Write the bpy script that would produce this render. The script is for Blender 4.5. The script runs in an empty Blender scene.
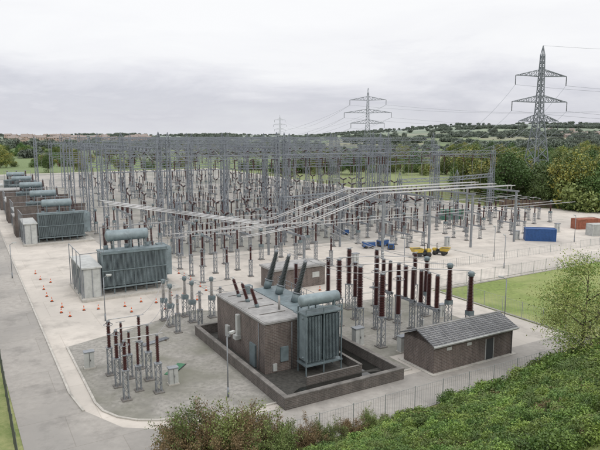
import bpy, math, random
from mathutils import Vector, Matrix, noise
R=random.Random(7)
# ------------------------------------------------------------------ site frame (metres; site grid is turned 30 deg)
A=math.radians(30); ca,sa=math.cos(A),math.sin(A); OX,OY=-1.2,44.3
def S(p,q,z=0.0): return Vector((OX+p*ca-q*sa, OY+p*sa+q*ca, z))
def toSite(x,y):
    dx,dy=x-OX,y-OY
    return dx*ca+dy*sa, -dx*sa+dy*ca
# ------------------------------------------------------------------ materials
MATS={}
def mat(name,col,rough=.6,metal=0.0,var=.15,scale=3.0,bump=0.0,col2=None,detail=6,objrand=0.0,world=False,scale2=None,col3=None,slab=None,dirt=None):
    m=bpy.data.materials.new(name); m.use_nodes=True; nt=m.node_tree; N=nt.nodes; L=nt.links
    b=N['Principled BSDF']; b.inputs['Roughness'].default_value=rough; b.inputs['Metallic'].default_value=metal
    tc=N.new('ShaderNodeTexCoord'); geo=N.new('ShaderNodeNewGeometry')
    src=geo.outputs['Position'] if world else tc.outputs['Object']
    n=N.new('ShaderNodeTexNoise'); n.inputs['Scale'].default_value=scale; n.inputs['Detail'].default_value=detail; n.inputs['Roughness'].default_value=.65
    L.new(src,n.inputs['Vector'])
    r=N.new('ShaderNodeValToRGB'); r.color_ramp.elements[0].position=.32; r.color_ramp.elements[1].position=.68
    c1=[c*(1-var) for c in col]; c2=[c*(1+var) for c in col] if col2 is None else col2
    r.color_ramp.elements[0].color=(*c1,1); r.color_ramp.elements[1].color=(*c2,1)
    L.new(n.outputs['Fac'],r.inputs['Fac']); out=r.outputs['Color']
    if col3 is not None:
        n2=N.new('ShaderNodeTexNoise'); n2.inputs['Scale'].default_value=scale2; n2.inputs['Detail'].default_value=8; n2.inputs['Distortion'].default_value=.6
        L.new(src,n2.inputs['Vector'])
        r2=N.new('ShaderNodeMapRange'); r2.inputs[1].default_value=.42; r2.inputs[2].default_value=.66; L.new(n2.outputs['Fac'],r2.inputs[0])
        mx=N.new('ShaderNodeMix'); mx.data_type='RGBA'; L.new(r2.outputs[0],mx.inputs[0]); L.new(out,mx.inputs[6]); mx.inputs[7].default_value=(*col3,1)
        out=mx.outputs[2]
    if slab:
        # cast bays / repair panels: tone differs panel to panel, thin darker joints
        rt=N.new('ShaderNodeMapping'); rt.inputs['Rotation'].default_value=(0,0,-A); L.new(src,rt.inputs[0])
        br=N.new('ShaderNodeTexBrick'); br.inputs['Scale'].default_value=1; br.inputs['Brick Width'].default_value=slab*1.7; br.inputs['Row Height'].default_value=slab; br.inputs['Mortar Size'].default_value=.03
        br.inputs['Color1'].default_value=(1.03,1.03,1.03,1); br.inputs['Color2'].default_value=(.95,.95,.95,1); br.inputs['Mortar'].default_value=(.82,.81,.79,1); br.offset=.37
        L.new(rt.outputs[0],br.inputs['Vector'])
        mm=N.new('ShaderNodeVectorMath'); mm.operation='MULTIPLY'; L.new(out,mm.inputs[0]); L.new(br.outputs['Color'],mm.inputs[1]); out=mm.outputs[0]
    if dirt:
        n4=N.new('ShaderNodeTexNoise'); n4.inputs['Scale'].default_value=dirt; n4.inputs['Detail'].default_value=12; n4.inputs['Roughness'].default_value=.7; L.new(src,n4.inputs['Vector'])
        r4=N.new('ShaderNodeMapRange'); r4.inputs[1].default_value=.52; r4.inputs[2].default_value=.72; r4.inputs[3].default_value=1; r4.inputs[4].default_value=.66; L.new(n4.outputs['Fac'],r4.inputs[0])
        m4=N.new('ShaderNodeVectorMath'); m4.operation='SCALE'; L.new(out,m4.inputs[0]); L.new(r4.outputs[0],m4.inputs['Scale']); out=m4.outputs[0]
    if objrand>0:
        oi=N.new('ShaderNodeObjectInfo'); hs=N.new('ShaderNodeHueSaturation')
        mr=N.new('ShaderNodeMapRange'); mr.inputs[3].default_value=1-objrand; mr.inputs[4].default_value=1+objrand
        L.new(oi.outputs['Random'],mr.inputs[0]); L.new(mr.outputs[0],hs.inputs['Value'])
        mr2=N.new('ShaderNodeMapRange'); mr2.inputs[3].default_value=.5-objrand*.07; mr2.inputs[4].default_value=.5+objrand*.07
        ml=N.new('ShaderNodeMath'); ml.operation='MULTIPLY'; ml.inputs[1].default_value=7.31; fr=N.new('ShaderNodeMath'); fr.operation='FRACT'
        L.new(oi.outputs['Random'],ml.inputs[0]); L.new(ml.outputs[0],fr.inputs[0]); L.new(fr.outputs[0],mr2.inputs[0]); L.new(mr2.outputs[0],hs.inputs['Hue'])
        L.new(out,hs.inputs['Color']); out=hs.outputs['Color']
    L.new(out,b.inputs['Base Color'])
    if bump>0:
        bp=N.new('ShaderNodeBump'); bp.inputs['Strength'].default_value=bump; bp.inputs['Distance'].default_value=.05
        L.new(n.outputs['Fac'],bp.inputs['Height']); L.new(bp.outputs['Normal'],b.inputs['Normal'])
    MATS[name]=m; return m
def brickmat(name,c1,c2,mortar,scale=1.0,bw=.45,rh=.15,ms=.02,rough=.85):
    m=bpy.data.materials.new(name); m.use_nodes=True; nt=m.node_tree; N=nt.nodes; L=nt.links
    b=N['Principled BSDF']; b.inputs['Roughness'].default_value=rough
    tc=N.new('ShaderNodeTexCoord'); sp=N.new('ShaderNodeSeparateXYZ'); L.new(tc.outputs['Object'],sp.inputs[0])
    ad=N.new('ShaderNodeMath'); L.new(sp.outputs[0],ad.inputs[0]); L.new(sp.outputs[1],ad.inputs[1])
    cb=N.new('ShaderNodeCombineXYZ'); L.new(ad.outputs[0],cb.inputs[0]); L.new(sp.outputs[2],cb.inputs[1])
    br=N.new('ShaderNodeTexBrick'); br.inputs['Scale'].default_value=scale; br.inputs['Brick Width'].default_value=bw; br.inputs['Row Height'].default_value=rh
    br.inputs['Mortar Size'].default_value=ms; br.inputs['Color1'].default_value=(*c1,1); br.inputs['Color2'].default_value=(*c2,1); br.inputs['Mortar'].default_value=(*mortar,1)
    L.new(cb.outputs[0],br.inputs['Vector'])
    n=N.new('ShaderNodeTexNoise'); n.inputs['Scale'].default_value=.9; n.inputs['Detail'].default_value=8; n.inputs['Roughness'].default_value=.7
    st=N.new('ShaderNodeMapping'); st.inputs['Scale'].default_value=(1.6,1.6,.55); L.new(tc.outputs['Object'],st.inputs[0]); L.new(st.outputs[0],n.inputs['Vector'])
    mr=N.new('ShaderNodeMapRange'); mr.inputs[1].default_value=.3; mr.inputs[2].default_value=.7; mr.inputs[3].default_value=.6; mr.inputs[4].default_value=1.3; L.new(n.outputs['Fac'],mr.inputs[0])
    vm=N.new('ShaderNodeVectorMath'); vm.operation='SCALE'; L.new(br.outputs['Color'],vm.inputs[0]); L.new(mr.outputs[0],vm.inputs['Scale'])
    L.new(vm.outputs[0],b.inputs['Base Color']); MATS[name]=m
mat('galvanised_steel',(.235,.25,.27),.55,.25,.22,1.2)
mat('gantry_steel',(.20,.22,.25),.6,.15,.2,.6)
mat('pylon_steel',(.20,.22,.245),.6,.15,.1,.5)
mat('pylon_far',(.38,.40,.43),.8,0,.1,.5)  # paler copy of pylon_steel, distance haze put into the colour
mat('aluminium',(.46,.46,.465),.45,.3,.15,2)
mat('conductor',(.36,.36,.37),.5,.3,.08,2)
mat('brown_porcelain',(.058,.020,.020),.3,0,.3,4)
mat('grey_porcelain',(.30,.285,.275),.4,0,.2,4)
mat('dark_porcelain',(.05,.06,.062),.3,0,.25,3)
mat('transformer_grey',(.15,.19,.205),.55,.1,.25,1.3,dirt=.8)
mat('radiator_grey',(.215,.265,.285),.5,.1,.22,1.0,dirt=.9)
mat('light_panel',(.42,.43,.42),.6,0,.15,1.2,dirt=.7)
mat('concrete_light',(.42,.40,.365),.9,0,.18,1.5,.2,dirt=.9)
mat('concrete_dark',(.15,.14,.13),.9,0,.4,1.1,.3)
mat('roof_felt',(.29,.285,.28),.9,0,.25,.8,.2,dirt=.35)
mat('pit_gravel',(.045,.043,.038),.8,0,.5,3,.5)
mat('standing_water',(.020,.020,.018),.06,0,.3,1)
mat('orange_plastic',(.62,.12,.035),.5,0,.15)
mat('white_paint',(.70,.70,.68),.5,0,.06)
mat('blue_paint',(.025,.085,.25),.5,0,.2,dirt=.8)
mat('rust_paint',(.28,.10,.06),.7,0,.3,2,dirt=.8)
mat('green_paint',(.08,.20,.15),.6,0,.2)
mat('yellow_paint',(.50,.36,.06),.5,0,.2,dirt=1.2)
mat('black_rubber',(.025,.025,.025),.8,0,.2)
mat('dark_door',(.035,.04,.045),.5,0,.1)
mat('glass_dark',(.05,.06,.07),.1,0,.05)
mat('bark',(.10,.08,.06),.9,0,.3,6)
mat('twig',(.19,.14,.09),.9,0,.3,6)
mat('leaf_green',(.075,.13,.03),.6,0,.45,1.2,objrand=.3)
mat('leaf_bush',(.085,.165,.025),.6,0,.5,1.6,objrand=.3,col2=(.17,.26,.05))
mat('leaf_lime',(.18,.27,.05),.6,0,.3,1.6,objrand=.2)
mat('leaf_yellow',(.30,.28,.06),.6,0,.3,1.2,objrand=.25)
mat('leaf_olive',(.14,.175,.05),.6,0,.35,1.2,objrand=.3)
mat('leaf_birch',(.30,.34,.10),.6,0,.3,1.5)
mat('leaf_brown',(.18,.125,.06),.7,0,.35,1.5)
mat('leaf_hazy',(.14,.17,.135),.8,0,.3,.2,objrand=.25)  # far foliage greyed: atmospheric haze is painted into this base colour
mat('house_brick',(.42,.32,.27),.9,0,.2)
mat('house_roof',(.26,.22,.20),.9,0,.2)
mat('hedge_brown',(.15,.11,.075),.9,0,.35,.8,.3)
brickmat('brown_brick',(.135,.102,.092),(.10,.078,.072),(.19,.175,.16))
brickmat('bund_brick',(.085,.075,.068),(.12,.10,.09),(.16,.15,.14))
brickmat('roof_tiles',(.17,.175,.185),(.21,.215,.22),(.07,.07,.075),1.0,.42,.10,.025)
mat('yard_concrete',(.52,.478,.43),.95,0,.15,.35,.15,world=True,scale2=.05,col3=(.42,.39,.355),detail=12,slab=7.5,dirt=.22)
mat('tarmac',(.325,.305,.28),.95,0,.14,1.4,.15,world=True,scale2=.09,col3=(.265,.252,.235),detail=12,slab=5.2,dirt=.3)
mat('gravel_grey',(.27,.258,.235),.95,0,.32,2.4,.5,world=True,scale2=.16,col3=(.17,.168,.135),detail=14,dirt=.6)
mat('gravel_far',(.34,.32,.295),.95,0,.25,.3,.2,world=True,scale2=.035,col3=(.22,.222,.195),detail=10,dirt=.12)
mat('mown_grass',(.16,.21,.055),.95,0,.3,1.5,.4,world=True,scale2=.12,col3=(.27,.29,.115),detail=12)
mat('green_mat',(.045,.15,.08),.8,0,.2)
mat('fence_dark',(.10,.11,.10),.6,.2,.15)
mat('fence_light',(.30,.32,.32),.6,.2,.15)
mat('grass_blade',(.19,.23,.07),.8,0,.45,.6)
def groundmat():
    m=bpy.data.materials.new('countryside'); m.use_nodes=True; nt=m.node_tree; N=nt.nodes; L=nt.links
    b=N['Principled BSDF']; b.inputs['Roughness'].default_value=.95
    g=N.new('ShaderNodeNewGeometry')
    v=N.new('ShaderNodeTexVoronoi'); v.inputs['Scale'].default_value=.0048; L.new(g.outputs['Position'],v.inputs['Vector'])
    sx=N.new('ShaderNodeSeparateColor'); L.new(v.outputs['Color'],sx.inputs[0])
    r=N.new('ShaderNodeValToRGB'); r.color_ramp.interpolation='CONSTANT'
    cols=[(0,(.13,.175,.07)),(.25,(.17,.21,.09)),(.45,(.10,.135,.06)),(.62,(.22,.22,.13)),(.8,(.14,.19,.075))]
    e=r.color_ramp.elements
    while len(e)<5: e.new(.5)
    for i,(p,c) in enumerate(cols): e[i].position=p; e[i].color=(*c,1)
    L.new(sx.outputs[0],r.inputs[0])
    n=N.new('ShaderNodeTexNoise'); n.inputs['Scale'].default_value=.9; n.inputs['Detail'].default_value=12; L.new(g.outputs['Position'],n.inputs['Vector'])
    mr=N.new('ShaderNodeMapRange'); mr.inputs[1].default_value=.3; mr.inputs[2].default_value=.7; mr.inputs[3].default_value=.65; mr.inputs[4].default_value=1.3; L.new(n.outputs['Fac'],mr.inputs[0])
    vm=N.new('ShaderNodeVectorMath'); vm.operation='SCALE'; L.new(r.outputs[0],vm.inputs[0]); L.new(mr.outputs[0],vm.inputs['Scale'])
    ln=N.new('ShaderNodeVectorMath'); ln.operation='LENGTH'; L.new(g.outputs['Position'],ln.inputs[0])
    near=N.new('ShaderNodeMapRange'); near.inputs[1].default_value=200; near.inputs[2].default_value=420; L.new(ln.outputs['Value'],near.inputs[0])
    n3=N.new('ShaderNodeTexNoise'); n3.inputs['Scale'].default_value=.45; n3.inputs['Detail'].default_value=14; n3.inputs['Roughness'].default_value=.8; L.new(g.outputs['Position'],n3.inputs['Vector'])
    r3=N.new('ShaderNodeValToRGB'); r3.color_ramp.elements[0].position=.36; r3.color_ramp.elements[1].position=.64
    r3.color_ramp.elements[0].color=(.10,.15,.035,1); r3.color_ramp.elements[1].color=(.29,.29,.13,1); L.new(n3.outputs['Fac'],r3.inputs[0])
    mx=N.new('ShaderNodeMix'); mx.data_type='RGBA'; L.new(near.outputs[0],mx.inputs[0]); L.new(r3.outputs[0],mx.inputs[6]); L.new(vm.outputs[0],mx.inputs[7])
    far=N.new('ShaderNodeMapRange'); far.inputs[1].default_value=1000; far.inputs[2].default_value=3400; far.inputs[4].default_value=.92; L.new(ln.outputs['Value'],far.inputs[0])  # aerial haze painted in: base colour greys with distance from the origin
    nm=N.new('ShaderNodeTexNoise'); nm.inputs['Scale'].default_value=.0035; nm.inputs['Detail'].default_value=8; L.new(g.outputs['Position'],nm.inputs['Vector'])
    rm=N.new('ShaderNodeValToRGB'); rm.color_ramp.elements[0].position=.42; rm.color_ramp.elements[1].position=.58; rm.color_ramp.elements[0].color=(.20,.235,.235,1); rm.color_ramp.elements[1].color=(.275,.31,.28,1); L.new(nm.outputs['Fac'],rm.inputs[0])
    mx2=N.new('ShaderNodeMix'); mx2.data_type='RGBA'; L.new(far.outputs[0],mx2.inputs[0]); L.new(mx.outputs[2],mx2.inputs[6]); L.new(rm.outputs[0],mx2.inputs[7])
    L.new(mx2.outputs[2],b.inputs['Base Color']); MATS['countryside']=m
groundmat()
# ------------------------------------------------------------------ mesh builder
class MB:
    def __init__(s): s.v=[];s.f=[];s.m=[];s.sm=[];s.slots=[]
    def mi(s,n):
        if n not in s.slots: s.slots.append(n)
        return s.slots.index(n)
    def add(s,vs,fs,m,smooth=False):
        o=len(s.v); k=s.mi(m)
        s.v.extend([tuple(v) for v in vs])
        for f in fs: s.f.append([i+o for i in f]); s.m.append(k); s.sm.append(smooth)
    def box(s,x0,x1,y0,y1,z0,z1,m):
        s.add([(x0,y0,z0),(x1,y0,z0),(x1,y1,z0),(x0,y1,z0),(x0,y0,z1),(x1,y0,z1),(x1,y1,z1),(x0,y1,z1)],
              [(3,2,1,0),(4,5,6,7),(0,1,5,4),(1,2,6,5),(2,3,7,6),(3,0,4,7)],m)
    def frame(s,a,b):
        a=Vector(a);b=Vector(b);d=b-a;l=d.length
        if l<1e-6: l=1e-6;d=Vector((0,0,1))
        d=d/l; u=d.cross(Vector((0,0,1)) if abs(d.z)<.95 else Vector((1,0,0))).normalized(); w=d.cross(u)
        return a,d,l,u,w
    def rev(s,a,b,prof,n,m,smooth=True,caps=True):
        a,d,l,u,w=s.frame(a,b); vs=[];fs=[]
        for (t,r) in prof:
            for k in range(n):
                an=2*math.pi*k/n+math.pi/n
                vs.append(a+d*t+u*(r*math.cos(an))+w*(r*math.sin(an)))
        for j in range(len(prof)-1):
            for k in range(n):
                k2=(k+1)%n; fs.append((j*n+k,j*n+k2,(j+1)*n+k2,(j+1)*n+k))
        if caps:
            fs.append(tuple(range(n))[::-1]); fs.append(tuple((len(prof)-1)*n+k for k in range(n)))
        s.add(vs,fs,m,smooth)
    def cyl(s,a,b,r,m,r2=None,n=10,smooth=True):
        l=(Vector(b)-Vector(a)).length; s.rev(a,b,[(0,r),(l,r if r2 is None else r2)],n,m,smooth and n>4)
    def bar(s,a,b,r,m): s.cyl(a,b,r*1.2,m,n=4)
    def ins(s,a,b,r,m,pitch=.15,n=10,r2=None):
        l=(Vector(b)-Vector(a)).length; k=max(2,int(l/pitch)); h=l/k; pr=[]
        for i in range(k):
            rr=r+(0 if r2 is None else (r2-r)*i/k)
            pr+=[(i*h,rr*.62),(i*h+h*.30,rr),(i*h+h*.48,rr*.98),(i*h+h*.62,rr*.62)]
        pr.append((l,(r if r2 is None else r2)*.62)); s.rev(a,b,pr,n,m,False)
    def wire(s,a,b,sag,r,m,n=12):
        a=Vector(a);b=Vector(b);pv=a
        for i in range(1,n+1):
            t=i/n; p=a.lerp(b,t)-Vector((0,0,4*sag*t*(1-t))); s.cyl(pv,p,r,m,n=4); pv=p
    def stand(s,x,y,h,w,m='galvanised_steel',r=.04,z0=0):
        for sx in (-1,1):
            for sy in (-1,1): s.bar((x+sx*w,y+sy*w,z0),(x+sx*w,y+sy*w,z0+h),r,m)
        k=max(1,round(h/(w*2.6))); dh=h/k
        for i in range(k):
            za=z0+i*dh; zb=za+dh
            if i%2: za,zb=zb,za
            for (a,b) in (((-1,-1),(1,-1)),((1,-1),(1,1)),((1,1),(-1,1)),((-1,1),(-1,-1))):
                s.bar((x+a[0]*w,y+a[1]*w,za),(x+b[0]*w,y+b[1]*w,zb),r*.6,m)
        s.box(x-w-.08,x+w+.08,y-w-.08,y+w+.08,z0+h,z0+h+.08,m)
        s.box(x-w-.2,x+w+.2,y-w-.2,y+w+.2,0,.12,'concrete_dark')
    def mesh(s,name):
        me=bpy.data.meshes.new(name); me.from_pydata(s.v,[],s.f)
        for n in s.slots: me.materials.append(MATS[n])
        me.polygons.foreach_set('material_index',s.m); me.polygons.foreach_set('use_smooth',s.sm); me.update(); return me
COL=bpy.context.scene.collection
def obj(name,me,loc=(0,0,0),rot=0,scale=1,parent=None):
    o=bpy.data.objects.new(name,me); o.location=loc; o.rotation_euler=(0,0,rot)
    o.scale=(scale,)*3 if not isinstance(scale,(tuple,list)) else scale
    COL.objects.link(o)
    if parent: o.parent=parent
    return o
def site(name,me,p=0,q=0,z=0,rot=0,scale=1): return obj(name,me,S(p,q,z),A+rot,scale)
def empty(name):
    o=bpy.data.objects.new(name,None); COL.objects.link(o); return o
# ------------------------------------------------------------------ terrain
def sm(a,b,x):
    t=max(0,min(1,(x-a)/(b-a))); return t*t*(3-2*t)
def bankh(x,y):
    p,q=toSite(x,y)
    d=-6-q
    if d<=0: return 0
    h=.62*d-.62*1.5*(1-math.exp(-d/1.5)) if d<200 else 0
    h=min(h,20.2)
    nz=noise.noise(Vector((x*.12,y*.12,0)))*.5*min(1,d/4)+noise.noise(Vector((x*.5,y*.5,7)))*.14*min(1,d/4)
    fade=1-sm(150,260,abs(p))
    return (h+nz*(1 if d<25 else .3))*fade
def terr(x,y):
    d=math.hypot(x,y); z=-.03
    z+=bankh(x,y)
    if d>450:
        az=math.atan2(x,y)
        right=sm(-.02,.34,az)
        ridge=22+6*noise.noise(Vector((az*7,0,3)))+right*(68+20*noise.noise(Vector((az*8,5,0)))-14*sm(.35,.55,az))
        z+=sm(600,3900,d)*ridge + sm(450,900,d)*3*noise.noise(Vector((x*.003,y*.003,1)))
    return z
def axis(lo,hi,step,far):
    a=[];v=lo
    while v<=hi: a.append(v); v+=step
    s=step; v=a[-1]
    while v<far: s*=1.17; v+=s; a.append(v)
    s=step; v=lo; pre=[]
    while v>-far: s*=1.17; v-=s; pre.append(v)
    return pre[::-1]+a
xs=axis(-60,90,1.5,7000); ys=axis(-50,90,1.5,7000)
vs=[(x,y,terr(x,y)) for y in ys for x in xs]; nx=len(xs)
fs=[(j*nx+i,j*nx+i+1,(j+1)*nx+i+1,(j+1)*nx+i) for j in range(len(ys)-1) for i in range(nx-1)]
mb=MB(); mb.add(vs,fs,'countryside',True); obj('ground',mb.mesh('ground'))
def sheet(name,pts,z,m):
    mb=MB(); mb.add([S(p,q,z) for p,q in pts],[tuple(range(len(pts)))],m); return obj(name,mb.mesh(name))
sheet('substation_yard',[(-14.4,-4.4),(36,-4.4),(36,22),(175,22),(158,50),(120,88),(126,330),(-14.4,330)],0.0,'yard_concrete')
sheet('gravel_yard',[(2,62.5),(60,60),(118,88),(123,325),(-8,325),(-8,100),(2,95)],0.012,'gravel_far')
gp=[(-13,24),(-13,9)]+[(-13+6*(1-math.cos(t)),9-6*math.sin(t)) for t in (.3,.6,.9,1.2,1.5)]+[(-5,1.6),(14.6,1.6),(14.6,5),(30,5),(30,22),(10,24.5),(3,30)]
sheet('gravel_compound',gp,0.012,'gravel_grey')
sheet('perimeter_road',[(-18.6,-6),(36,-4.6),(36,0.6),(-4.5,0.6),(-8.5,1.3),(-12,3.8),(-14.0,8),(-14.4,12),(-14.4,330),(-24,330),(-19.6,40)],0.006,'tarmac')
sheet('access_road',[(36.5,23.4),(175,23.4),(170,29.5),(36.5,30.5)],0.006,'yard_concrete')
sheet('grass_verge',[(36.6,-2),(80,-2),(110,22),(36.6,21.2)],0.018,'mown_grass')
def kerb(name,pts,w=.10,h=.11):
    mb=MB()
    for (a,b) in zip(pts[:-1],pts[1:]):
        a=S(*a);b=S(*b);d=(b-a).normalized();n=Vector((-d.y,d.x,0))*w
        vs=[a-n,b-n,b+n,a+n]; vs=[Vector((v.x,v.y,0)) for v in vs]+[Vector((v.x,v.y,h)) for v in vs]
        mb.add(vs,[(4,5,6,7),(0,1,5,4),(1,2,6,5),(2,3,7,6),(3,0,4,7)],'concrete_light')
    obj(name,mb.mesh(name))
kerb('kerb',gp[0:8]+[(14.4,1.4)])
kerb('kerb',[(-14.55,262),(-14.55,12),(-14.1,8)])
kerb('kerb',[(36.3,22.6),(120,22.6)]); kerb('kerb',[(36.3,-2),(36.3,21.5),(110,21.9)])
mb=MB()
def trench(p0,p1,q0,q1): mb.box(p0,p1,q0,q1,0.0,.05,'concrete_light')
trench(5,115,58.2,59.0); trench(5,115,75.2,76.0); trench(8,8.8,32,58.2); trench(32,32.8,30,58.2); trench(60,60.8,34,58.2)
trench(10,34,25.2,25.8); trench(11,120,98,99)
site('cable_trench_covers',mb.mesh('cable_trench_covers'))
# ------------------------------------------------------------------ equipment templates
def t_post(hs,hi,r,im,seg=1,w=.22,n=10,pitch=.16):
    mb=MB(); mb.stand(0,0,hs,w); z=hs+.08
    for k in range(seg):
        mb.cyl((0,0,z),(0,0,z+.1),r*.8,'galvanised_steel'); mb.ins((0,0,z+.1),(0,0,z+.1+hi/seg),r,im,pitch,n); z+=.1+hi/seg
    mb.cyl((0,0,z),(0,0,z+.16),r*.7,'galvanised_steel'); mb.bar((-.5,0,z+.18),(.5,0,z+.18),.04,'aluminium')
    return mb.mesh('post')
def t_ct(hs,hi,r,im,head=.27):
    mb=MB(); mb.stand(0,0,hs,.28); z=hs+.08
    mb.box(-.34,.34,-.34,.34,z,z+.45,'transformer_grey'); mb.box(.34,.5,-.15,.15,z+.05,z+.35,'light_panel'); z+=.45
    mb.ins((0,0,z),(0,0,z+hi),r*1.15,im,.16,10,r2=r*.85); z+=hi
    mb.rev((0,0,z),(0,0,z+.55),[(0,head*.8),(.08,head),(.42,head),(.5,head*.8),(.55,head*.3)],12,'transformer_grey')
    mb.bar((-head-.3,0,z+.25),(head+.3,0,z+.25),.05,'aluminium')
    return mb.mesh('ct')
def ring(mb,c,rad,r,m):
    n=14; pv=None
    for i in range(n+1):
        a=2*math.pi*i/n; p=Vector(c)+Vector((rad*math.cos(a),rad*math.sin(a),0))
        if pv is not None: mb.cyl(pv,p,r,m,n=5)
        pv=p
def t_arr(hs,hi,r,im):
    mb=MB(); mb.stand(0,0,hs,.2); z=hs+.08
    mb.ins((0,0,z),(0,0,z+hi/2),r,im,.14); mb.cyl((0,0,z+hi/2),(0,0,z+hi/2+.12),r*.9,'galvanised_steel'); mb.ins((0,0,z+hi/2+.12),(0,0,z+hi),r,im,.14)
    mb.cyl((0,0,z+hi),(0,0,z+hi+.15),r*.8,'galvanised_steel'); ring(mb,(0,0,z+hi-.25),r*2.1,.03,'galvanised_steel')
    for a in (0,2.1,4.2): mb.bar((0,0,z+hi+.1),(r*2.1*math.cos(a),r*2.1*math.sin(a),z+hi-.25),.02,'galvanised_steel')
    return mb.mesh('arr')
def t_dis(hs,hi,L,im,r=.16,openb=False):
    mb=MB()
    for y in (-L/2,L/2): mb.stand(0,y,hs,.22)
    for x in (-.2,.2): mb.box(x-.06,x+.06,-L/2-.4,L/2+.4,hs+.08,hs+.28,'galvanised_steel')
    z=hs+.28
    for y in (-L/2,0,L/2):
        mb.cyl((0,y,z),(0,y,z+.12),r,'galvanised_steel'); mb.ins((0,y,z+.12),(0,y,z+.12+hi),r,im,.15); mb.box(-.14,.14,y-.16,y+.16,z+.12+hi,z+.26+hi,'galvanised_steel')
    zt=z+.34+hi
    if openb: mb.cyl((-L*.33,-.1,zt),(L*.33,.1,zt),.05,'aluminium',n=6)
    else: mb.cyl((0,-L/2-.4,zt),(0,L/2+.4,zt),.05,'aluminium',n=6)
    mb.bar((0,L/2,.9),(0,L/2,hs),.03,'galvanised_steel'); mb.box(.22,.5,L/2-.2,L/2+.2,.9,1.5,'light_panel')
    return mb.mesh('dis')
def t_cb(hs,hi,im,li=1.9):
    mb=MB(); mb.stand(0,0,hs,.3,r=.05); z=hs+.08
    mb.box(-.5,.5,-.52,-.32,.6,1.9,'light_panel'); mb.box(-.35,.35,-.35,.35,z,z+.3,'transformer_grey'); z+=.3
    mb.ins((0,0,z),(0,0,z+hi),.2,im,.16); z+=hi
    mb.box(-.2,.2,-.26,.26,z,z+.4,'transformer_grey')
    for s in (-1,1):
        a=Vector((0,s*.26,z+.22)); b=Vector((0,s*(.3+li),z+.3+li*.28)); mb.ins(a,b,.2,im,.16); e=b+(b-a).normalized()*.2; mb.cyl(b,e,.17,'galvanised_steel')
        mb.cyl(a-Vector((0,0,.15)),b-Vector((0,0,.42)),.06,'grey_porcelain',n=6)
    return mb.mesh('cb')
E={}
E['post']=t_post(2.6,2.3,.17,'brown_porcelain'); E['postl']=t_post(3.2,4.3,.35,'brown_porcelain',2,.3,12,.17)
E['postm']=t_post(3.4,3.0,.2,'brown_porcelain',2); E['ct']=t_ct(2.3,2.3,.2,'brown_porcelain'); E['ctl']=t_ct(2.6,3.8,.35,'brown_porcelain',.36)
E['cvt']=t_ct(2.2,1.8,.22,'grey_porcelain',.26); E['arr']=t_arr(2.6,2.4,.19,'brown_porcelain'); E['arrg']=t_arr(2.2,2.0,.2,'grey_porcelain')
E['arrl']=t_arr(3.0,4.4,.31,'brown_porcelain'); E['dis']=t_dis(2.8,2.2,4.2,'brown_porcelain'); E['diso']=t_dis(2.8,2.2,4.2,'brown_porcelain',openb=True)
E['disl']=t_dis(3.2,3.6,2.6,'brown_porcelain',.30); E['cb']=t_cb(2.4,2.6,'brown_porcelain')
NM={'post':'busbar_post_insulator','postl':'busbar_post_insulator','postm':'busbar_post_insulator','ct':'current_transformer','ctl':'current_transformer','cvt':'voltage_transformer','arr':'surge_arrester','arrg':'surge_arrester','arrl':'surge_arrester','dis':'disconnector_switch','diso':'disconnector_switch','disl':'disconnector_switch','cb':'circuit_breaker'}
def eq(k,p,q,rot=0,scale=1): return site(NM[k],E[k],p,q,0,rot,scale)
for q in (7.6,11.5,15.6,19.4):
    if q<19: eq('postl',15.6,q); eq('disl',22.2,q+.2,0,.98)
    eq('arrl',18.6 if q<19 else 17.2,q+1.0,0,.93)
for p,q in ((25.6,5.0),(26.6,9.2),(26.9,13.4)): eq('ctl',p,q)
eq('postl',20.4,20.5); eq('postl',24.2,19.8,0,.95); eq('postl',13.8,22.5,0,.8); eq('postl',28.4,17.2,0,.9)
for q in (8.4,11.4,14.4):
    eq('arr',-10.6,q); eq('post',-7.8,q+.1); eq('post',-9.2,q+1.3,0,.86)
mb=MB()
for q in (8.4,11.4,14.4): mb.cyl((-10.6,q,5.3),(-7.8,q+.1,5.25),.045,'aluminium',n=6)
site('busbar_tube',mb.mesh('busbar_tube'))
for i,(p,q) in enumerate(((-1.4,22.6),(-1.4,25.2),(-1.4,27.8),(1.3,22.8),(1.3,25.4),(1.3,28),(4,23.2),(4,26))): eq('cvt' if i%3 else 'arrg',p,q)
for i,p in enumerate((9,13,17,24,28,32)):
    eq('postm',p,47.5+R.uniform(-.3,.3)); eq('ct' if i%2 else 'post',p,53)
    if p<18 or p>30: eq('arr',p,42.5)
for b,pc in enumerate((22,36,50,64,78,92,106)):
    for dp in (-4,0,4):
        p=pc+dp
        eq('dis' if b%3 else 'diso',p,64); eq('ct',p,69.5)
        if b<5: eq('cb',p,74)
        if b<4: eq('diso' if b%2 else 'dis',p,80)
        eq('cb' if b!=3 else 'dis',p,94); eq('ct',p,99.5); eq('dis',p,108)
        for q in (122,142,164,190,222):
            eq('cb' if (b+q)%3 else 'dis',p,q)
            if b%2: eq('ct',p,q+5)
for p in range(6,20,4):
    for q in (66,74,84,96): eq(R.choice(['ct','arr','post']),p-2,q)
for p in range(36,112,6): eq('post' if (p//6)%2 else 'ct',p,57)
for p in (50,54,58,70,74,84,88): eq('dis',p,50.5,0,.9)
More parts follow.
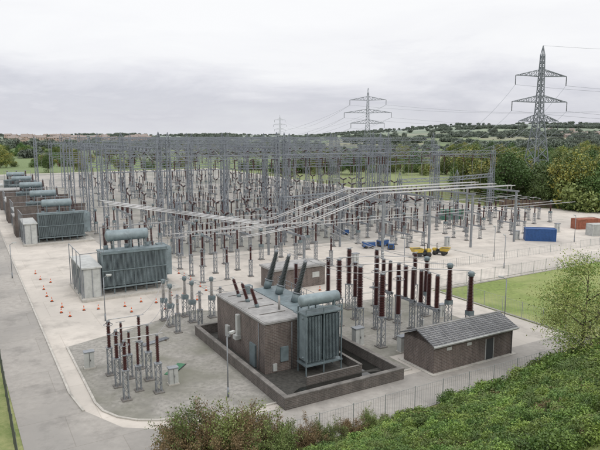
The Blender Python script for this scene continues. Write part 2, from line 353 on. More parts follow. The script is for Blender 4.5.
# ------------------------------------------------------------------ gantries
def lcol(mb,x,y,h,w=.54,m='gantry_steel',r=.075,ph=1.8,peak=True):
    k=round(h/ph); dh=h/k
    for sx in (-1,1):
        for sy in (-1,1): mb.bar((x+sx*w,y+sy*w,0),(x+sx*w*.8,y+sy*w*.8,h),r,m)
    for i in range(k):
        za,zb=i*dh,(i+1)*dh; wa=w*(1-.2*za/h); wb=w*(1-.2*zb/h)
        for (a,b) in (((-1,-1),(1,-1)),((1,-1),(1,1)),((1,1),(-1,1)),((-1,1),(-1,-1))):
            if i%2: a,b=b,a
            mb.bar((x+a[0]*wa,y+a[1]*wa,za),(x+b[0]*wb,y+b[1]*wb,zb),r*.6,m)
            mb.bar((x+a[0]*wb,y+a[1]*wb,zb),(x+b[0]*wb,y+b[1]*wb,zb),r*.5,m)
    if peak:
        for sx in (-1,1):
            for sy in (-1,1): mb.bar((x+sx*w*.8,y+sy*w*.8,h),(x,y,h+1.6),r*.7,m)
    mb.box(x-w-.4,x+w+.4,y-w-.4,y+w+.4,0,.3,'concrete_light')
def truss(mb,a,b,w=.48,m='gantry_steel',r=.07,ph=1.5):
    a=Vector(a);b=Vector(b);d=(b-a);L=d.length;d/=L;s=Vector((-d.y,d.x,0))*w;u=Vector((0,0,w))
    for i in (-1,1):
        for j in (-1,1): mb.bar(a+s*i+u*j,b+s*i+u*j,r,m)
    k=round(L/ph)
    for i in range(k):
        p=a+d*(L*i/k);q=a+d*(L*(i+1)/k); f=1 if i%2 else -1
        for j in (-1,1):
            mb.bar(p+s*j+u*f,q+s*j-u*f,r*.6,m); mb.bar(p+s*f+u*j,q-s*f+u*j,r*.6,m)
def gantry(cols,h,low=None,m='gantry_steel'):
    mb=MB()
    for c in cols: lcol(mb,c,0,h+.5,m=m)
    for a,b in zip(cols[:-1],cols[1:]):
        truss(mb,(a,0,h),(b,0,h),m=m)
        if low: truss(mb,(a,0,low),(b,0,low),m=m,w=.42)
    for a,b in zip(cols[:-1],cols[1:]):
        k=6
        for i in range(k):
            x=a+(b-a)*(i+.7)/k
            zz=low or h
            mb.ins((x,0,zz-.5),(x,0,zz-2.6),.15,'brown_porcelain',.2,6); mb.bar((x,0,zz-2.6),(x,0,5.6),.025,'conductor')
    return mb.mesh('gantry')
G1=gantry([15,43,71,76],20.6,17.0); G2=gantry([43,71,99,122],16.8); G3=gantry([15,43,71,99,122],20.6,16.8); G4=gantry([8,29,57,85,113],18.4,13.5)
site('steel_lattice_gantry',G1,0,83); site('steel_lattice_gantry',G2,0,89)
site('steel_lattice_gantry',G4,0,104)
for q in (116,146,178,220): site('steel_lattice_gantry',G3,0,q)
for q in (131,162,198,250): site('steel_lattice_gantry',G4,0,q)
mb=MB()
for (p,q0,q1,h) in ((15,83,116,18.8),(15,116,178,18.8),(43,83,116,18.6),(71,89,131,15.2),(99,89,131,15.2),(122,89,116,15.4)): truss(mb,(p,q0,h),(p,q1,h),.45)
for p,q,h in ((17.0,83,21),(45.0,83,21),(30,83,19.5),(4,100,20),(4,125,20),(-2,150,20),(12,62,10),(33,62,10),(50,66,10),(66,66,12),(84,66,12),(100,70,12)): lcol(mb,p,q,h,w=.45)
truss(mb,(50,66,9.5),(33,62,9.5),.35); truss(mb,(66,66,11.5),(84,66,11.5),.4); truss(mb,(84,66,11.5),(100,70,11.5),.4)
site('steel_lattice_gantry',mb.mesh('lattice_cross_beams'))
mb=MB()
rows=[(83,16.2),(89,16.2),(104,17.8),(116,16.2),(131,17.8),(146,16.2),(162,17.8),(178,16.2),(198,17.8),(220,16.2),(250,17.6)]
for (qa,za),(qb,zb) in zip(rows[1:-1],rows[2:]):
    for pc in (22,36,50,64,78,92,106):
        for dp in (-4,0,4):
            p=pc+dp; mb.ins((p,qa+.5,za),(p,qa+2.3,za-.35),.13,'brown_porcelain',.2,6); mb.wire((p,qa+2.3,za-.35),(p,qb,zb),.8,.035,'conductor',7)
site('overhead_conductors',mb.mesh('overhead_conductors'))
mb=MB()
for q,z in ((47.5,7.1),(53,5.4),(57,5.3),(69.5,5.6),(99.5,5.6),(127,5.6),(147,5.6)):
    mb.cyl((8 if q<60 else 4,q,z),(33 if q<50 else 112,q,z),.07,'aluminium',n=6)
for pc in (22,36,50,64,78,92,106):
    for dp in (-4,0,4):
        p=pc+dp; mb.cyl((p,61.8,5.55),(p,82,5.7),.045,'conductor',n=5); mb.cyl((p,92,5.6),(p,112,5.8),.045,'conductor',n=5)
site('busbar_tube',mb.mesh('busbar_tube'))
mb=MB()
def portal(p,h,q0,q1):
    for q in (q0,q1): mb.box(p-.17,p+.17,q-.17,q+.17,0,h,'galvanised_steel')
    mb.box(p-.13,p+.13,q0-.6,q1+.6,h,h+.35,'galvanised_steel')
for p in (43,54,65,77.5): portal(p,10.4,42.6,56.2)
portal(27,5.2,43,56)
for q in (44,45.0,49,50.0,54,55.0):
    for p in (43,54,65,77.5): mb.ins((p,q,10.75),(p,q,11.5),.16,'grey_porcelain',.15,8)
    mb.ins((27,q,5.55),(27,q,6.9),.16,'brown_porcelain',.15,8)
    mb.cyl((27,q,6.95),(43,q,11.6),.09,'aluminium',n=8); mb.cyl((43,q,11.6),(78.6,q,11.6),.09,'aluminium',n=8)
    mb.cyl((27,q,6.95),(17,q+1,5.8),.08,'aluminium',n=8)
site('tubular_busbar_bridge',mb.mesh('bridge'))
mb=MB()
for p,h in ((2,9.0),(12,7.0)): portal(p,h,56.5,65.5)
for q in (57.5,58.3,61,61.8,64.5,65.3):
    mb.ins((2,q,9.35),(2,q,10.3),.15,'brown_porcelain',.15,8); mb.ins((12,q,7.35),(12,q,8.3),.15,'brown_porcelain',.15,8)
    mb.cyl((-1,q,10.9),(12,q,8.35),.075,'aluminium',n=8); mb.cyl((12,q,8.35),(24,q-8,6.55),.075,'aluminium',n=8)
site('tubular_busbar_bridge',mb.mesh('bridge2'))
mb=MB()
for i,q in enumerate((7.6,11.5,15.6)):
    mb.cyl((15.6,q,8.1),(22.2,q+.2,7.6),.05,'aluminium',n=6)
    mb.wire((8.9,12+3.2*i,9.4),(15.6,q,8.1),.7,.03,'conductor',10)
    mb.cyl((22.2,q+.2,7.6),(26.4,q-1.8,7.3),.05,'aluminium',n=6)
    mb.wire((26.8,q+1,7.3),(32,42+4*i,7.2),1.2,.03,'conductor',14)
    mb.wire((2.6,12+2.2*i,7.2),(1.3,22.8+2.6*i,4.9),.5,.025,'conductor',10)
    mb.wire((-1.4,22.6+2.6*i,4.9),(-7.8,8.5+3*i,5.2),.8,.02,'conductor',12)
site('overhead_conductors',mb.mesh('near_leads'))
# ------------------------------------------------------------------ transformer with brick enclosure and bund
def fins(mb,x0,x1,y0,y1,z0,z1,axis='x',pitch=.16,th=.05,m='radiator_grey'):
    if axis=='x':
        k=int((x1-x0)/pitch)
        for i in range(k+1):
            x=x0+i*pitch; mb.box(x,x+th,y0,y1,z0,z1,m)
        ym=(y0+y1)/2
        for z in (z0+.25,z1-.25): mb.cyl((x0-.1,ym,z),(x1+.1,ym,z),.11,m,n=8)
    else:
        k=int((y1-y0)/pitch)
        for i in range(k+1):
            y=y0+i*pitch; mb.box(x0,x1,y,y+th,z0,z1,m)
        xm=(x0+x1)/2
        for z in (z0+.25,z1-.25): mb.cyl((xm,y0-.1,z),(xm,y1+.1,z),.11,m,n=8)
mb=MB()
W=.36
mb.box(0,12.3,0,W,0,1.0,'bund_brick'); mb.box(0,12.3,20.6,20.96,0,1.0,'bund_brick'); mb.box(0,W,W,20.6,0,1.0,'bund_brick'); mb.box(12.3-W,12.3,W,20.6,0,1.0,'bund_brick')
for b in ((-.05,12.35,-.05,W+.05),(-.05,12.35,20.55,21.01)): mb.box(*b,1.0,1.1,'concrete_dark')
mb.box(-.05,W+.05,W+.05,20.55,1.0,1.1,'concrete_dark'); mb.box(12.3-W-.05,12.35,W+.05,20.55,1.0,1.1,'concrete_dark')
mb.box(W,12.3-W,W,20.6,0,.03,'pit_gravel')
# rain water lying in the low part of the bund
pts=[]
for i in range(40):
    a=2*math.pi*i/40; rr_=1+.28*noise.noise(Vector((math.cos(a)*1.7,math.sin(a)*1.7,5)))
    pts.append((max(.4,min(11.9,6.6+5.3*rr_*math.cos(a))),max(.4,min(3.1,1.8+1.5*rr_*math.sin(a))),.038))
mb.add(pts,[tuple(range(40))],'standing_water'); mb.box(10.0,11.9,3.3,20.4,.03,.037,'standing_water')
mb.box(9.7,9.95,3.2,20.5,.03,.75,'bund_brick'); mb.box(4,9.7,3.2,3.42,.03,.75,'bund_brick'); mb.box(9.68,9.97,3.18,20.5,.75,.83,'concrete_dark')
mb.cyl((10.8,9,.05),(10.8,9,1.2),.08,'galvanised_steel',n=8)
site('bund_wall',mb.mesh('bund_wall'))
mb=MB()
mb.box(1.8,2.1,7.2,18.7,.03,4.8,'brown_brick'); mb.box(2.1,5.5,7.2,7.5,.03,4.8,'brown_brick'); mb.box(2.1,5.9,18.4,18.7,.03,4.8,'brown_brick'); mb.box(5.5,5.9,7.2,18.4,.03,4.8,'brown_brick')
mb.box(1.7,5.98,7.1,18.8,4.8,4.98,'roof_felt'); mb.box(1.85,5.8,7.25,18.65,4.98,5.02,'roof_felt')
mb.box(1.45,1.8,12.6,13.1,2.2,4.3,'light_panel'); mb.box(1.2,1.8,12.5,13.2,1.8,2.2,'light_panel'); mb.box(1.62,1.8,9.0,10.2,.1,2.3,'transformer_grey')
mb.box(1.5,1.8,15.2,15.9,1.2,2.4,'light_panel'); mb.box(3.4,4.2,7.02,7.2,1.0,2.4,'transformer_grey'); mb.cyl((1.7,8.3,.1),(1.7,8.3,4.7),.05,'galvanised_steel',n=6)
mb.box(2.6,3.0,7.05,7.2,.2,.9,'light_panel'); mb.cyl((4.6,7.1,.1),(4.6,7.1,4.7),.04,'galvanised_steel',n=6)
for y in (9.5,12,14.5,17): mb.box(2.4,5.2,y-.04,y+.04,5.02,5.08,'concrete_dark')
site('brick_transformer_enclosure',mb.mesh('brick_transformer_enclosure'))
mb=MB()
tg='transformer_grey'
mb.box(6.0,9.0,8.8,18.4,.4,4.9,tg); mb.box(5.9,9.15,8.7,18.5,4.9,5.05,tg); mb.box(6.2,8.8,9,18.2,.03,.4,'concrete_dark')
for y in [9.3+i*1.0 for i in range(9)]: mb.box(9.0,9.12,y,y+.12,.45,4.85,tg)
fins(mb,5.0,6.6,4.9,6.5,1.3,5.6,'x'); fins(mb,7.0,8.6,4.9,6.5,1.3,5.6,'x')
fins(mb,5.9,6.3,7.0,8.5,1.3,5.2,'y'); fins(mb,7.4,8.8,7.0,8.3,1.3,5.4,'x')
for x in (4.9,6.8,8.75):
    for y in (4.95,6.45): mb.bar((x,y,.03),(x,y,6.3),.06,tg)
mb.box(4.8,8.85,4.85,6.55,.9,1.05,tg); mb.box(4.8,8.85,4.85,6.55,5.75,5.88,tg)
mb.bar((4.9,4.95,6.3),(8.75,4.95,6.3),.05,tg); mb.bar((4.9,6.45,6.3),(8.75,6.45,6.3),.05,tg)
mb.rev((4.6,5.7,7.0),(8.9,5.7,7.0),[(0,.25),(.12,.50),(.25,.55),(4.05,.55),(4.18,.5),(4.3,.25)],16,'radiator_grey')
for x in (5.3,8.1): mb.bar((x,5.2,6.3),(x,5.2,6.9),.07,tg); mb.bar((x,6.2,6.3),(x,6.2,6.9),.07,tg)
mb.cyl((6.6,6.0,6.5),(7,9.5,5.6),.09,tg,n=8); mb.cyl((7,9.5,5.6),(7,9.5,5.0),.09,tg,n=8)
for x in (5.8,7.8):
    for z in (1.6,5.1): mb.cyl((x,6.5,z),(x,8.8,z-.1),.12,tg,n=8)
for y in (11.7,15.2,18.0):
    b=Vector((7.5,y,5.05)); d=Vector((.30,-.02,1)).normalized()
    mb.cyl(b,b+d*.9,.42,tg,n=14); mb.cyl(b+d*.9,b+d*1.0,.5,'galvanised_steel',n=14)
    mb.ins(b+d*1.0,b+d*4.1,.42,'dark_porcelain',.15,14,r2=.27); mb.cyl(b+d*4.1,b+d*4.4,.2,'galvanised_steel',n=10); mb.cyl(b+d*4.4,b+d*4.7,.05,'aluminium',n=6)
for y in (12,14.2,16.4):
    b=Vector((3.4,y,5.0)); d=Vector((-.32,0,1)).normalized(); mb.cyl(b,b+d*.4,.22,tg); mb.ins(b+d*.4,b+d*2.1,.2,'brown_porcelain',.15,10); mb.cyl(b+d*2.1,b+d*2.35,.09,'aluminium',n=8)
mb.cyl((4.9,10.2,5.06),(4.9,10.2,6.4),.12,'grey_porcelain'); mb.box(4.4,5.2,16.8,17.6,5.06,5.9,tg)
for y in (13.0,13.45): mb.bar((9.35,y,.1),(9.35,y,5.6),.03,'galvanised_steel')
for i in range(16): mb.bar((9.35,13,.4+i*.33),(9.35,13.45,.4+i*.33),.018,'galvanised_steel')
mb.box(9.1,9.6,9.6,10.6,.9,2.4,'light_panel'); mb.cyl((9.3,16,.05),(9.3,16,4.6),.07,tg,n=8)
for z in (5.55,6.05): mb.bar((9.1,8.75,z),(9.1,18.45,z),.022,'galvanised_steel')
for y in [8.8+i*1.6 for i in range(7)]: mb.bar((9.1,y,5.05),(9.1,y,6.05),.025,'galvanised_steel')
site('power_transformer',mb.mesh('power_transformer'))
# ------------------------------------------------------------------ outdoor transformer with radiator banks
mb=MB()
mb.box(-8.6,5,40.2,51,0,.35,'concrete_light')
mb.box(-5,3.4,44.4,48,.5,5.4,tg)
mb.box(-5.1,3.5,44.3,48.1,5.4,5.55,tg)
for x in [-4.8+i*1.1 for i in range(8)]: mb.box(x,x+.12,44.25,44.4,.6,5.3,tg)
for k in range(6):
    x0=-5.5+k*1.48; fins(mb,x0,x0+1.2,41.4,43.1,1.5,5.9,'x',.15,.05)
    for x in (x0-.1,x0+1.34): mb.bar((x,41.5,.35),(x,41.5,6.2),.05,tg); mb.bar((x,43.0,.35),(x,43.0,6.2),.05,tg)
    for z in (1.8,5.5): mb.cyl((x0+.7,43,z),(x0+.7,44.4,z),.11,tg,n=8)
    mb.cyl((x0+.6,42.2,.9),(x0+.6,42.2,1.35),.5,'dark_door',n=12)
mb.box(-5.7,3.4,41.4,43.1,6.2,6.32,tg); mb.box(-5.7,3.4,41.33,41.4,5.95,6.2,tg); mb.box(-5.7,3.4,41.33,41.4,1.2,1.4,tg); mb.box(-5.7,3.4,41.33,41.4,3.6,3.72,tg)
for k in range(3):
    y0=44.6+k*1.5; fins(mb,3.8,5.0,y0,y0+1.2,1.4,5.6,'y',.15,.06)
mb.rev((-4.6,43.8,8.1),(1.4,43.8,8.1),[(0,.3),(.15,.7),(.3,.78),(5.7,.78),(5.85,.7),(6.0,.3)],18,'radiator_grey')
for x in (-3.6,-1.2,.9):
    for y in (43.2,44.4): mb.bar((x,y,5.5),(x,y,7.6),.08,tg)
    mb.bar((x,43.2,5.6),(x,44.4,7.4),.05,tg)
mb.cyl((0,44,7.3),(0.5,45.5,5.6),.1,tg,n=8)
mb.box(-8.2,-5.9,41.2,50,.35,4.3,'light_panel')
for y in [41.2+i*1.1 for i in range(9)]: mb.box(-8.3,-8.2,y-.05,y+.05,.4,4.3,'galvanised_steel')
for x in (-8.2,-7.05,-5.95): mb.box(x-.04,x+.04,41.1,41.2,.4,4.3,'galvanised_steel')
mb.box(-8.4,-5.75,41.0,50.2,4.3,4.5,'light_panel')
mb.box(-8.28,-8.2,43.8,44.7,.5,2.5,tg)
for y in (45.2,46.8,48.4): mb.box(-8.28,-8.2,y,y+.7,2.4,3.6,tg)
for y in (41.0,44,47,50.2): mb.bar((-8.5,y,.2),(-8.5,y,6.4),.06,'galvanised_steel')
mb.bar((-8.5,41,6.4),(-8.5,50.2,6.4),.05,'galvanised_steel'); mb.bar((-8.5,41,6.4),(-5.6,41.4,6.4),.05,'galvanised_steel')
for i,x in enumerate((-4,-1,2)):
    b=Vector((x,46.6,5.5)); d=Vector((0,.28,1)).normalized(); mb.cyl(b,b+d*.7,.35,tg); mb.ins(b+d*.7,b+d*3.6,.36,'brown_porcelain',.16,12,r2=.24); mb.cyl(b+d*3.6,b+d*4,.15,'galvanised_steel')
    b=Vector((x+1,47.4,5.5)); mb.ins(b,b+Vector((0,.5,1.6)),.17,'brown_porcelain',.15,8)
for x in (-5.2,3.4): mb.bar((x,44.2,5.5),(x,44.2,9.4),.07,'galvanised_steel')
mb.bar((-5.2,44.2,9.3),(3.4,44.2,9.3),.05,'galvanised_steel')
mb.bar((-5.4,41.2,6.3),(-5.4,41.2,7.3),.03,'galvanised_steel'); mb.bar((-5.4,41.2,7.3),(3.4,41.2,7.3),.025,'galvanised_steel'); mb.bar((3.4,41.2,6.3),(3.4,41.2,7.3),.03,'galvanised_steel')
T2=mb.mesh('radiator_transformer')
for dq in (0,47,70,98,126,150): site('power_transformer',T2,0 if dq==0 else -3,dq)
def flatbuilding(name,p0,p1,q0,q1,h,door=True):
    mb=MB(); mb.box(p0,p1,q0,q1,0,h,'brown_brick'); mb.box(p0-.2,p1+.2,q0-.2,q1+.2,h,h+.28,'roof_felt'); mb.box(p0,p1,q0,q1,h+.28,h+.32,'roof_felt')
    if door:
        mb.box(p0+.8,p0+1.8,q0-.05,q0,.05,2.2,'dark_door')
        mb.box(p1-2.2,p1-1.0,q0-.05,q0,1.3,2.1,'light_panel')
        mb.box(p0-.05,p0,q0+.8,q0+1.8,.05,2.2,'dark_door')
    site(name,mb.mesh(name))
# blast walls between the transformers
def blast(q):
    mb=MB(); mb.box(-12,2.6,q,q+.5,0,6.6,'brown_brick'); mb.box(-12.06,2.66,q-.06,q+.56,6.6,6.72,'concrete_dark')
    for x in (-11.8,-7.2,-2.6,2.0): mb.box(x,x+.5,q-.25,q,0,6.5,'brown_brick')
    site('brick_blast_wall',mb.mesh('blast'))
for q in (100,124,): blast(q)
flatbuilding('brick_plant_house',-12,-8,101.5,107,4.2); flatbuilding('brick_plant_house',-12,-7,127,132,5.0)
flatbuilding('brick_plant_house',-12,-6,154,162,5.6); flatbuilding('brick_relay_room',16,24.5,32.6,36.8,2.9)
for (p,q) in ((-34,110),(-34,132),(-36,158),(-36,182)): site('power_transformer',T2,p,q-42)
flatbuilding('brick_plant_house',-42,-30,124,128,5.0); flatbuilding('brick_plant_house',-44,-34,172,177,5.5)
for i in range(26): eq(R.choice(['ct','cb','dis','post']),-58+R.uniform(0,14),100+R.uniform(0,120))
mb=MB()
for p in (-52,-40,-28): lcol(mb,p,0,15)
truss(mb,(-52,0,14.5),(-28,0,14.5)); GW=mb.mesh('gw')
for q in (125,146,184): site('steel_lattice_gantry',GW,0,q)
sheet('gravel_yard',[(-66,92),(-24.5,92),(-24.5,235),(-66,235)],0.0,'gravel_far')
# ------------------------------------------------------------------ small brick hut with tiled gable roof
mb=MB()
x0,x1,y0,y1,h=15.4,26.0,-.5,3.7,2.75
mb.box(x0,x1,y0,y1,0,h,'brown_brick')
ym=(y0+y1)/2; ov=.35; rz=.95
def slab(a,b,c,d,th,m):
    a,b,c,d=map(Vector,(a,b,c,d)); t=Vector((0,0,th)); mb.add([a,b,c,d,a+t,b+t,c+t,d+t],[(3,2,1,0),(4,5,6,7),(0,1,5,4),(1,2,6,5),(2,3,7,6),(3,0,4,7)],m)
slab((x0-ov,y0-ov,h-.02),(x1+ov,y0-ov,h-.02),(x1+ov,ym,h+rz),(x0-ov,ym,h+rz),.12,'roof_tiles')
slab((x0-ov,ym,h+rz),(x1+ov,ym,h+rz),(x1+ov,y1+ov,h-.02),(x0-ov,y1+ov,h-.02),.12,'roof_tiles')
mb.add([(x0,y0,h),(x0,y1,h),(x0,ym,h+rz-.05)],[(0,1,2),(2,1,0)],'brown_brick'); mb.add([(x1,y0,h),(x1,y1,h),(x1,ym,h+rz-.05)],[(0,1,2)],'brown_brick')
mb.box(x0-ov,x1+ov,y0-ov-.04,y0-ov,h-.14,h+.1,'light_panel'); mb.cyl((x0-ov-.03,y0-ov-.1,h+.02),(x1+ov+.03,y0-ov-.1,h+.02),.06,'light_panel',n=8)
mb.cyl((x0-ov,ym,h+rz+.12),(x1+ov,ym,h+rz+.12),.09,'roof_felt',n=6)
mb.cyl((x1-.2,y0-.1,0),(x1-.2,y0-.1,h),.04,'dark_door',n=6)
k=int((x1-x0+.7)/.6)
for i in range(1,k+1):
    x=x0-ov+i*.6; mb.bar((x,y0-ov,h+.11),(x,ym,h+rz+.125),.02,'roof_felt')
mb.box(22.2,23.2,y0-.04,y0,.05,2.15,'dark_door'); mb.box(22.12,22.2,y0-.06,y0,0,2.2,'light_panel'); mb.box(23.2,23.28,y0-.06,y0,0,2.2,'light_panel')
mb.box(17,17.6,y0-.04,y0,2.0,2.3,'light_panel'); mb.box(19.6,20.2,y0-.04,y0,2.0,2.3,'light_panel')
mb.box(x0-.4,x1+.4,y0-.4,y1+.4,0,.06,'concrete_light')
site('brick_hut',mb.mesh('brick_hut'))
mb=MB(); mb.box(-.6,.6,-.45,.45,0,.15,'concrete_light'); mb.box(-.5,.5,-.35,.35,.15,1.9,'light_panel'); mb.box(-.58,.58,-.43,.43,1.9,2.0,'galvanised_steel'); mb.box(-.02,.02,-.37,-.35,.2,1.85,'dark_door'); mb.box(.08,.12,-.4,-.35,.9,1.1,'dark_door')
K=mb.mesh('kiosk')
for p,q in ((16.6,5.4),(18.4,5.6),(13.6,9),(28.2,12),(-12,17),(10.3,27.5),(-6.2,9.5),(34,40),(36,41),(62,46),(80,44),(96,46)): site('control_kiosk',K,p,q,.01,R.uniform(-.05,.05),R.uniform(.8,1.05))
mb=MB(); mb.box(-1.4,1.4,-.45,.45,0,.04,'green_mat'); mb.box(-1.4,1.4,-.47,-.45,0,.1,'dark_door'); site('rubber_mat',mb.mesh('mat'),-5.0,12.6,.02,.8)
mb=MB()
for y in (0,.25,.5): mb.cyl((0,y,.12),(3.2,y+.1,.12),.07,'galvanised_steel',n=8)
mb.box(.3,.45,-.2,.7,0,.05,'bark'); mb.box(2.6,2.75,-.2,.7,0,.05,'bark'); PI=mb.mesh('pipes')
for p,q,r in ((-6,20,.3),(11,30,1.2),(29,27,.1)): site('stacked_pipes',PI,p,q,.012,r)
# ------------------------------------------------------------------ street lamps
mb=MB(); mb.cyl((0,0,0),(0,0,.9),.1,'galvanised_steel',n=8); mb.cyl((0,0,.9),(0,0,5.3),.055,'galvanised_steel',n=8); mb.cyl((0,0,5.3),(.5,0,5.55),.04,'galvanised_steel',n=6)
mb.box(.35,.95,-.13,.13,5.5,5.64,'light_panel'); mb.box(.42,.9,-.1,.1,5.44,5.5,'white_paint'); SL=mb.mesh('lamp')
for p,q,r in ((-3.0,4.6,.5),(-7.6,31,0),(33,6.5,2),(40,33,1),(62,34,1),(88,36,1),(-15.6,60,0),(-15.6,110,0),(118,42,2),(56,26.5,1),(29,24.5,1)): site('street_lamp',SL,p,q,0,r)
mb=MB(); mb.box(-.22,.22,-.22,.22,0,.04,'black_rubber'); mb.rev((0,0,.04),(0,0,.8),[(0,.18),(.25,.13)],12,'orange_plastic'); mb.rev((0,0,.29),(0,0,.8),[(0,.13),(.2,.09)],12,'white_paint'); mb.rev((0,0,.49),(0,0,.8),[(0,.09),(.3,.035)],12,'orange_plastic'); CN=mb.mesh('cone')
for i in range(9): site('traffic_cone',CN,-11.5+R.uniform(-.9,.9),34+i*3.3+R.uniform(-1.2,1.2),.01,R.random(),.8)
for i in range(7): site('traffic_cone',CN,-9+i*2.2+R.uniform(-.7,.7),37.0+R.uniform(-1.6,1.2),.01,R.random(),.8)
for i in range(6): site('traffic_cone',CN,7.5+R.uniform(-.6,.6),38+i*2.4,.01,R.random(),.8)
for p,q in ((-4,33),(0,32.0),(5,34),(14,31),(22,30),(30,31),(38,34)): site('traffic_cone',CN,p,q,.01,0,.8)
# ------------------------------------------------------------------ containers, plant
def container(name,L,W,Hh,m):
    mb=MB(); t=.06
    mb.box(-L/2+t,L/2-t,-W/2+t,W/2-t,.15,Hh-.1,m)
    k=int(L/.28)
    for i in range(k):
        x=-L/2+.15+i*(L-.3)/k
        for y in (-W/2,W/2-t): mb.box(x,x+.14,y,y+t,.2,Hh-.12,m)
    for x in (-L/2,L/2-.12):
        for y in (-W/2-.02,W/2-.1): mb.box(x,x+.12,y,y+.12,0,Hh,m)
    for z in (.02,Hh-.12):
        for y in (-W/2-.01,W/2-.1): mb.box(-L/2+.12,L/2-.12,y,y+.11,z,z+.14,m)
        for x in (-L/2,L/2-.12): mb.box(x,x+.12,-W/2+.1,W/2-.1,z,z+.14,m)
    for y in (-.7,-.1,.1,.7): mb.cyl((L/2+.02,y,.2),(L/2+.02,y,Hh-.2),.025,'galvanised_steel',n=6)
    return mb.mesh(name)
BC=container('cont',6.1,2.44,2.6,'blue_paint'); RC=container('contr',6.1,2.44,2.4,'rust_paint'); GC=container('contg',6.1,2.44,2.6,'green_paint'); WC=container('contw',6.1,2.44,2.6,'light_panel')
obj('shipping_container',BC,(50.6,121.5,0),math.radians(-12)); obj('shipping_container',RC,(68,137.5,0),math.radians(10)); obj('shipping_container',GC,(40,153,0),.4); obj('shipping_container',WC,(67,128,0),.15)
mb=MB(); mb.box(-1.3,1.3,-.6,.6,.35,1.3,'blue_paint'); mb.box(-1.1,1.1,-.5,.5,1.3,1.55,'light_panel'); mb.box(-1.31,-1.3,-.4,.4,.5,1.1,'dark_door')
for x in (-.7,.7):
    for y in (-.72,.6): mb.cyl((x,y,.3),(x,y+.12,.3),.3,'black_rubber',n=12)
mb.bar((1.3,0,.5),(2.1,0,.4),.05,'dark_door'); GN=mb.mesh('gen')
for x,y,r in ((13.5,113,.2),(16.6,115,.6),(17.8,112.0,1.4),(9.5,128,.3)): obj('towable_generator',GN,(x,y,0),r,.95)
mb=MB()
mb.box(-1.5,1.5,-.55,.55,.55,.95,'dark_door'); mb.add([(-1.9,-.8,1.0),(-.3,-.8,1.0),(-.3,.8,1.0),(-1.9,.8,1.0),(-2.3,-.95,1.8),(-.1,-.95,1.7),(-.1,.95,1.7),(-2.3,.95,1.8)],[(3,2,1,0),(0,1,5,4),(1,2,6,5),(2,3,7,6),(3,0,4,7)],'yellow_paint'); mb.add([(-2.2,-.88,1.6),(-.2,-.88,1.55),(-.2,.88,1.55),(-2.2,.88,1.6)],[(0,1,2,3)],'pit_gravel')
mb.box(.8,1.7,-.5,.5,.95,1.5,'yellow_paint'); mb.box(.2,.65,-.3,.3,.95,1.3,'black_rubber')
for y in (-.5,.5): mb.bar((.75,y,.95),(.75,y,2.6),.04,'dark_door')
mb.bar((.75,-.5,2.6),(.75,.5,2.6),.04,'dark_door')
for x in (-1.1,1.0):
    for y in (-.95,.6): mb.cyl((x,y,.5),(x,y+.35,.5),.5,'black_rubber',n=16)
DP=mb.mesh('dumper'); obj('site_dumper',DP,(22.3,104.5,0),.3,.95); obj('site_dumper',DP,(26.0,106.5,0),2.6,.8)
# ------------------------------------------------------------------ fences
def fence(name,pts,h=2.4,post='fence_light',pitch=.22,r=.008,sp=3.0):
    mb=MB()
    for a,b in zip(pts[:-1],pts[1:]):
        a=S(*a);b=S(*b);L=(b-a).length;d=(b-a)/L
        n=max(1,round(L/sp))
        for i in range(n+1):
            p=a+d*(L*i/n); z=bankh(p.x,p.y); p.z=z; mb.bar(p,p+Vector((0,0,h+.1)),.035,post)
            if i<n:
                p2=a+d*(L*(i+1)/n); p2.z=bankh(p2.x,p2.y)
                for zz in (.15,h): mb.bar(p+Vector((0,0,zz)),p2+Vector((0,0,zz)),.011,post)
                k=int(sp/pitch)
                for j in range(1,k):
                    w=p.lerp(p2,j/k); mb.bar(w,w+Vector((0,0,h)),r,post)
    return obj(name,mb.mesh(name))
fence('palisade_fence',[(-19.2,70),(-19.4,-6.5)],2.2,'fence_dark',r=.012); fence('palisade_fence',[(-6,-5.2),(36.2,-5.2),(36.4,21.6),(120,22.0)],2.0)
fence('palisade_fence',[(120,31.5),(38,31.5)],1.4,pitch=.4)
fence('palisade_fence',[(175,20),(160,50),(121,88),(127,200)],2.6,'fence_dark',.35,.02)
mb=MB()
pts=[(121.5,84),(140,67),(160,46),(176,22)]
for a,b in zip(pts[:-1],pts[1:]):
    a=S(*a);b=S(*b);d=(b-a).normalized();n=Vector((-d.y,d.x,0))*.15
    vs=[a-n,b-n,b+n,a+n]; vs=vs+[v+Vector((0,0,2.2)) for v in vs]; mb.add(vs,[(4,5,6,7),(0,1,5,4),(1,2,6,5),(2,3,7,6),(3,0,4,7)],'hedge_brown')
obj('boundary_wall',mb.mesh('boundary_wall'),(0,3,0))
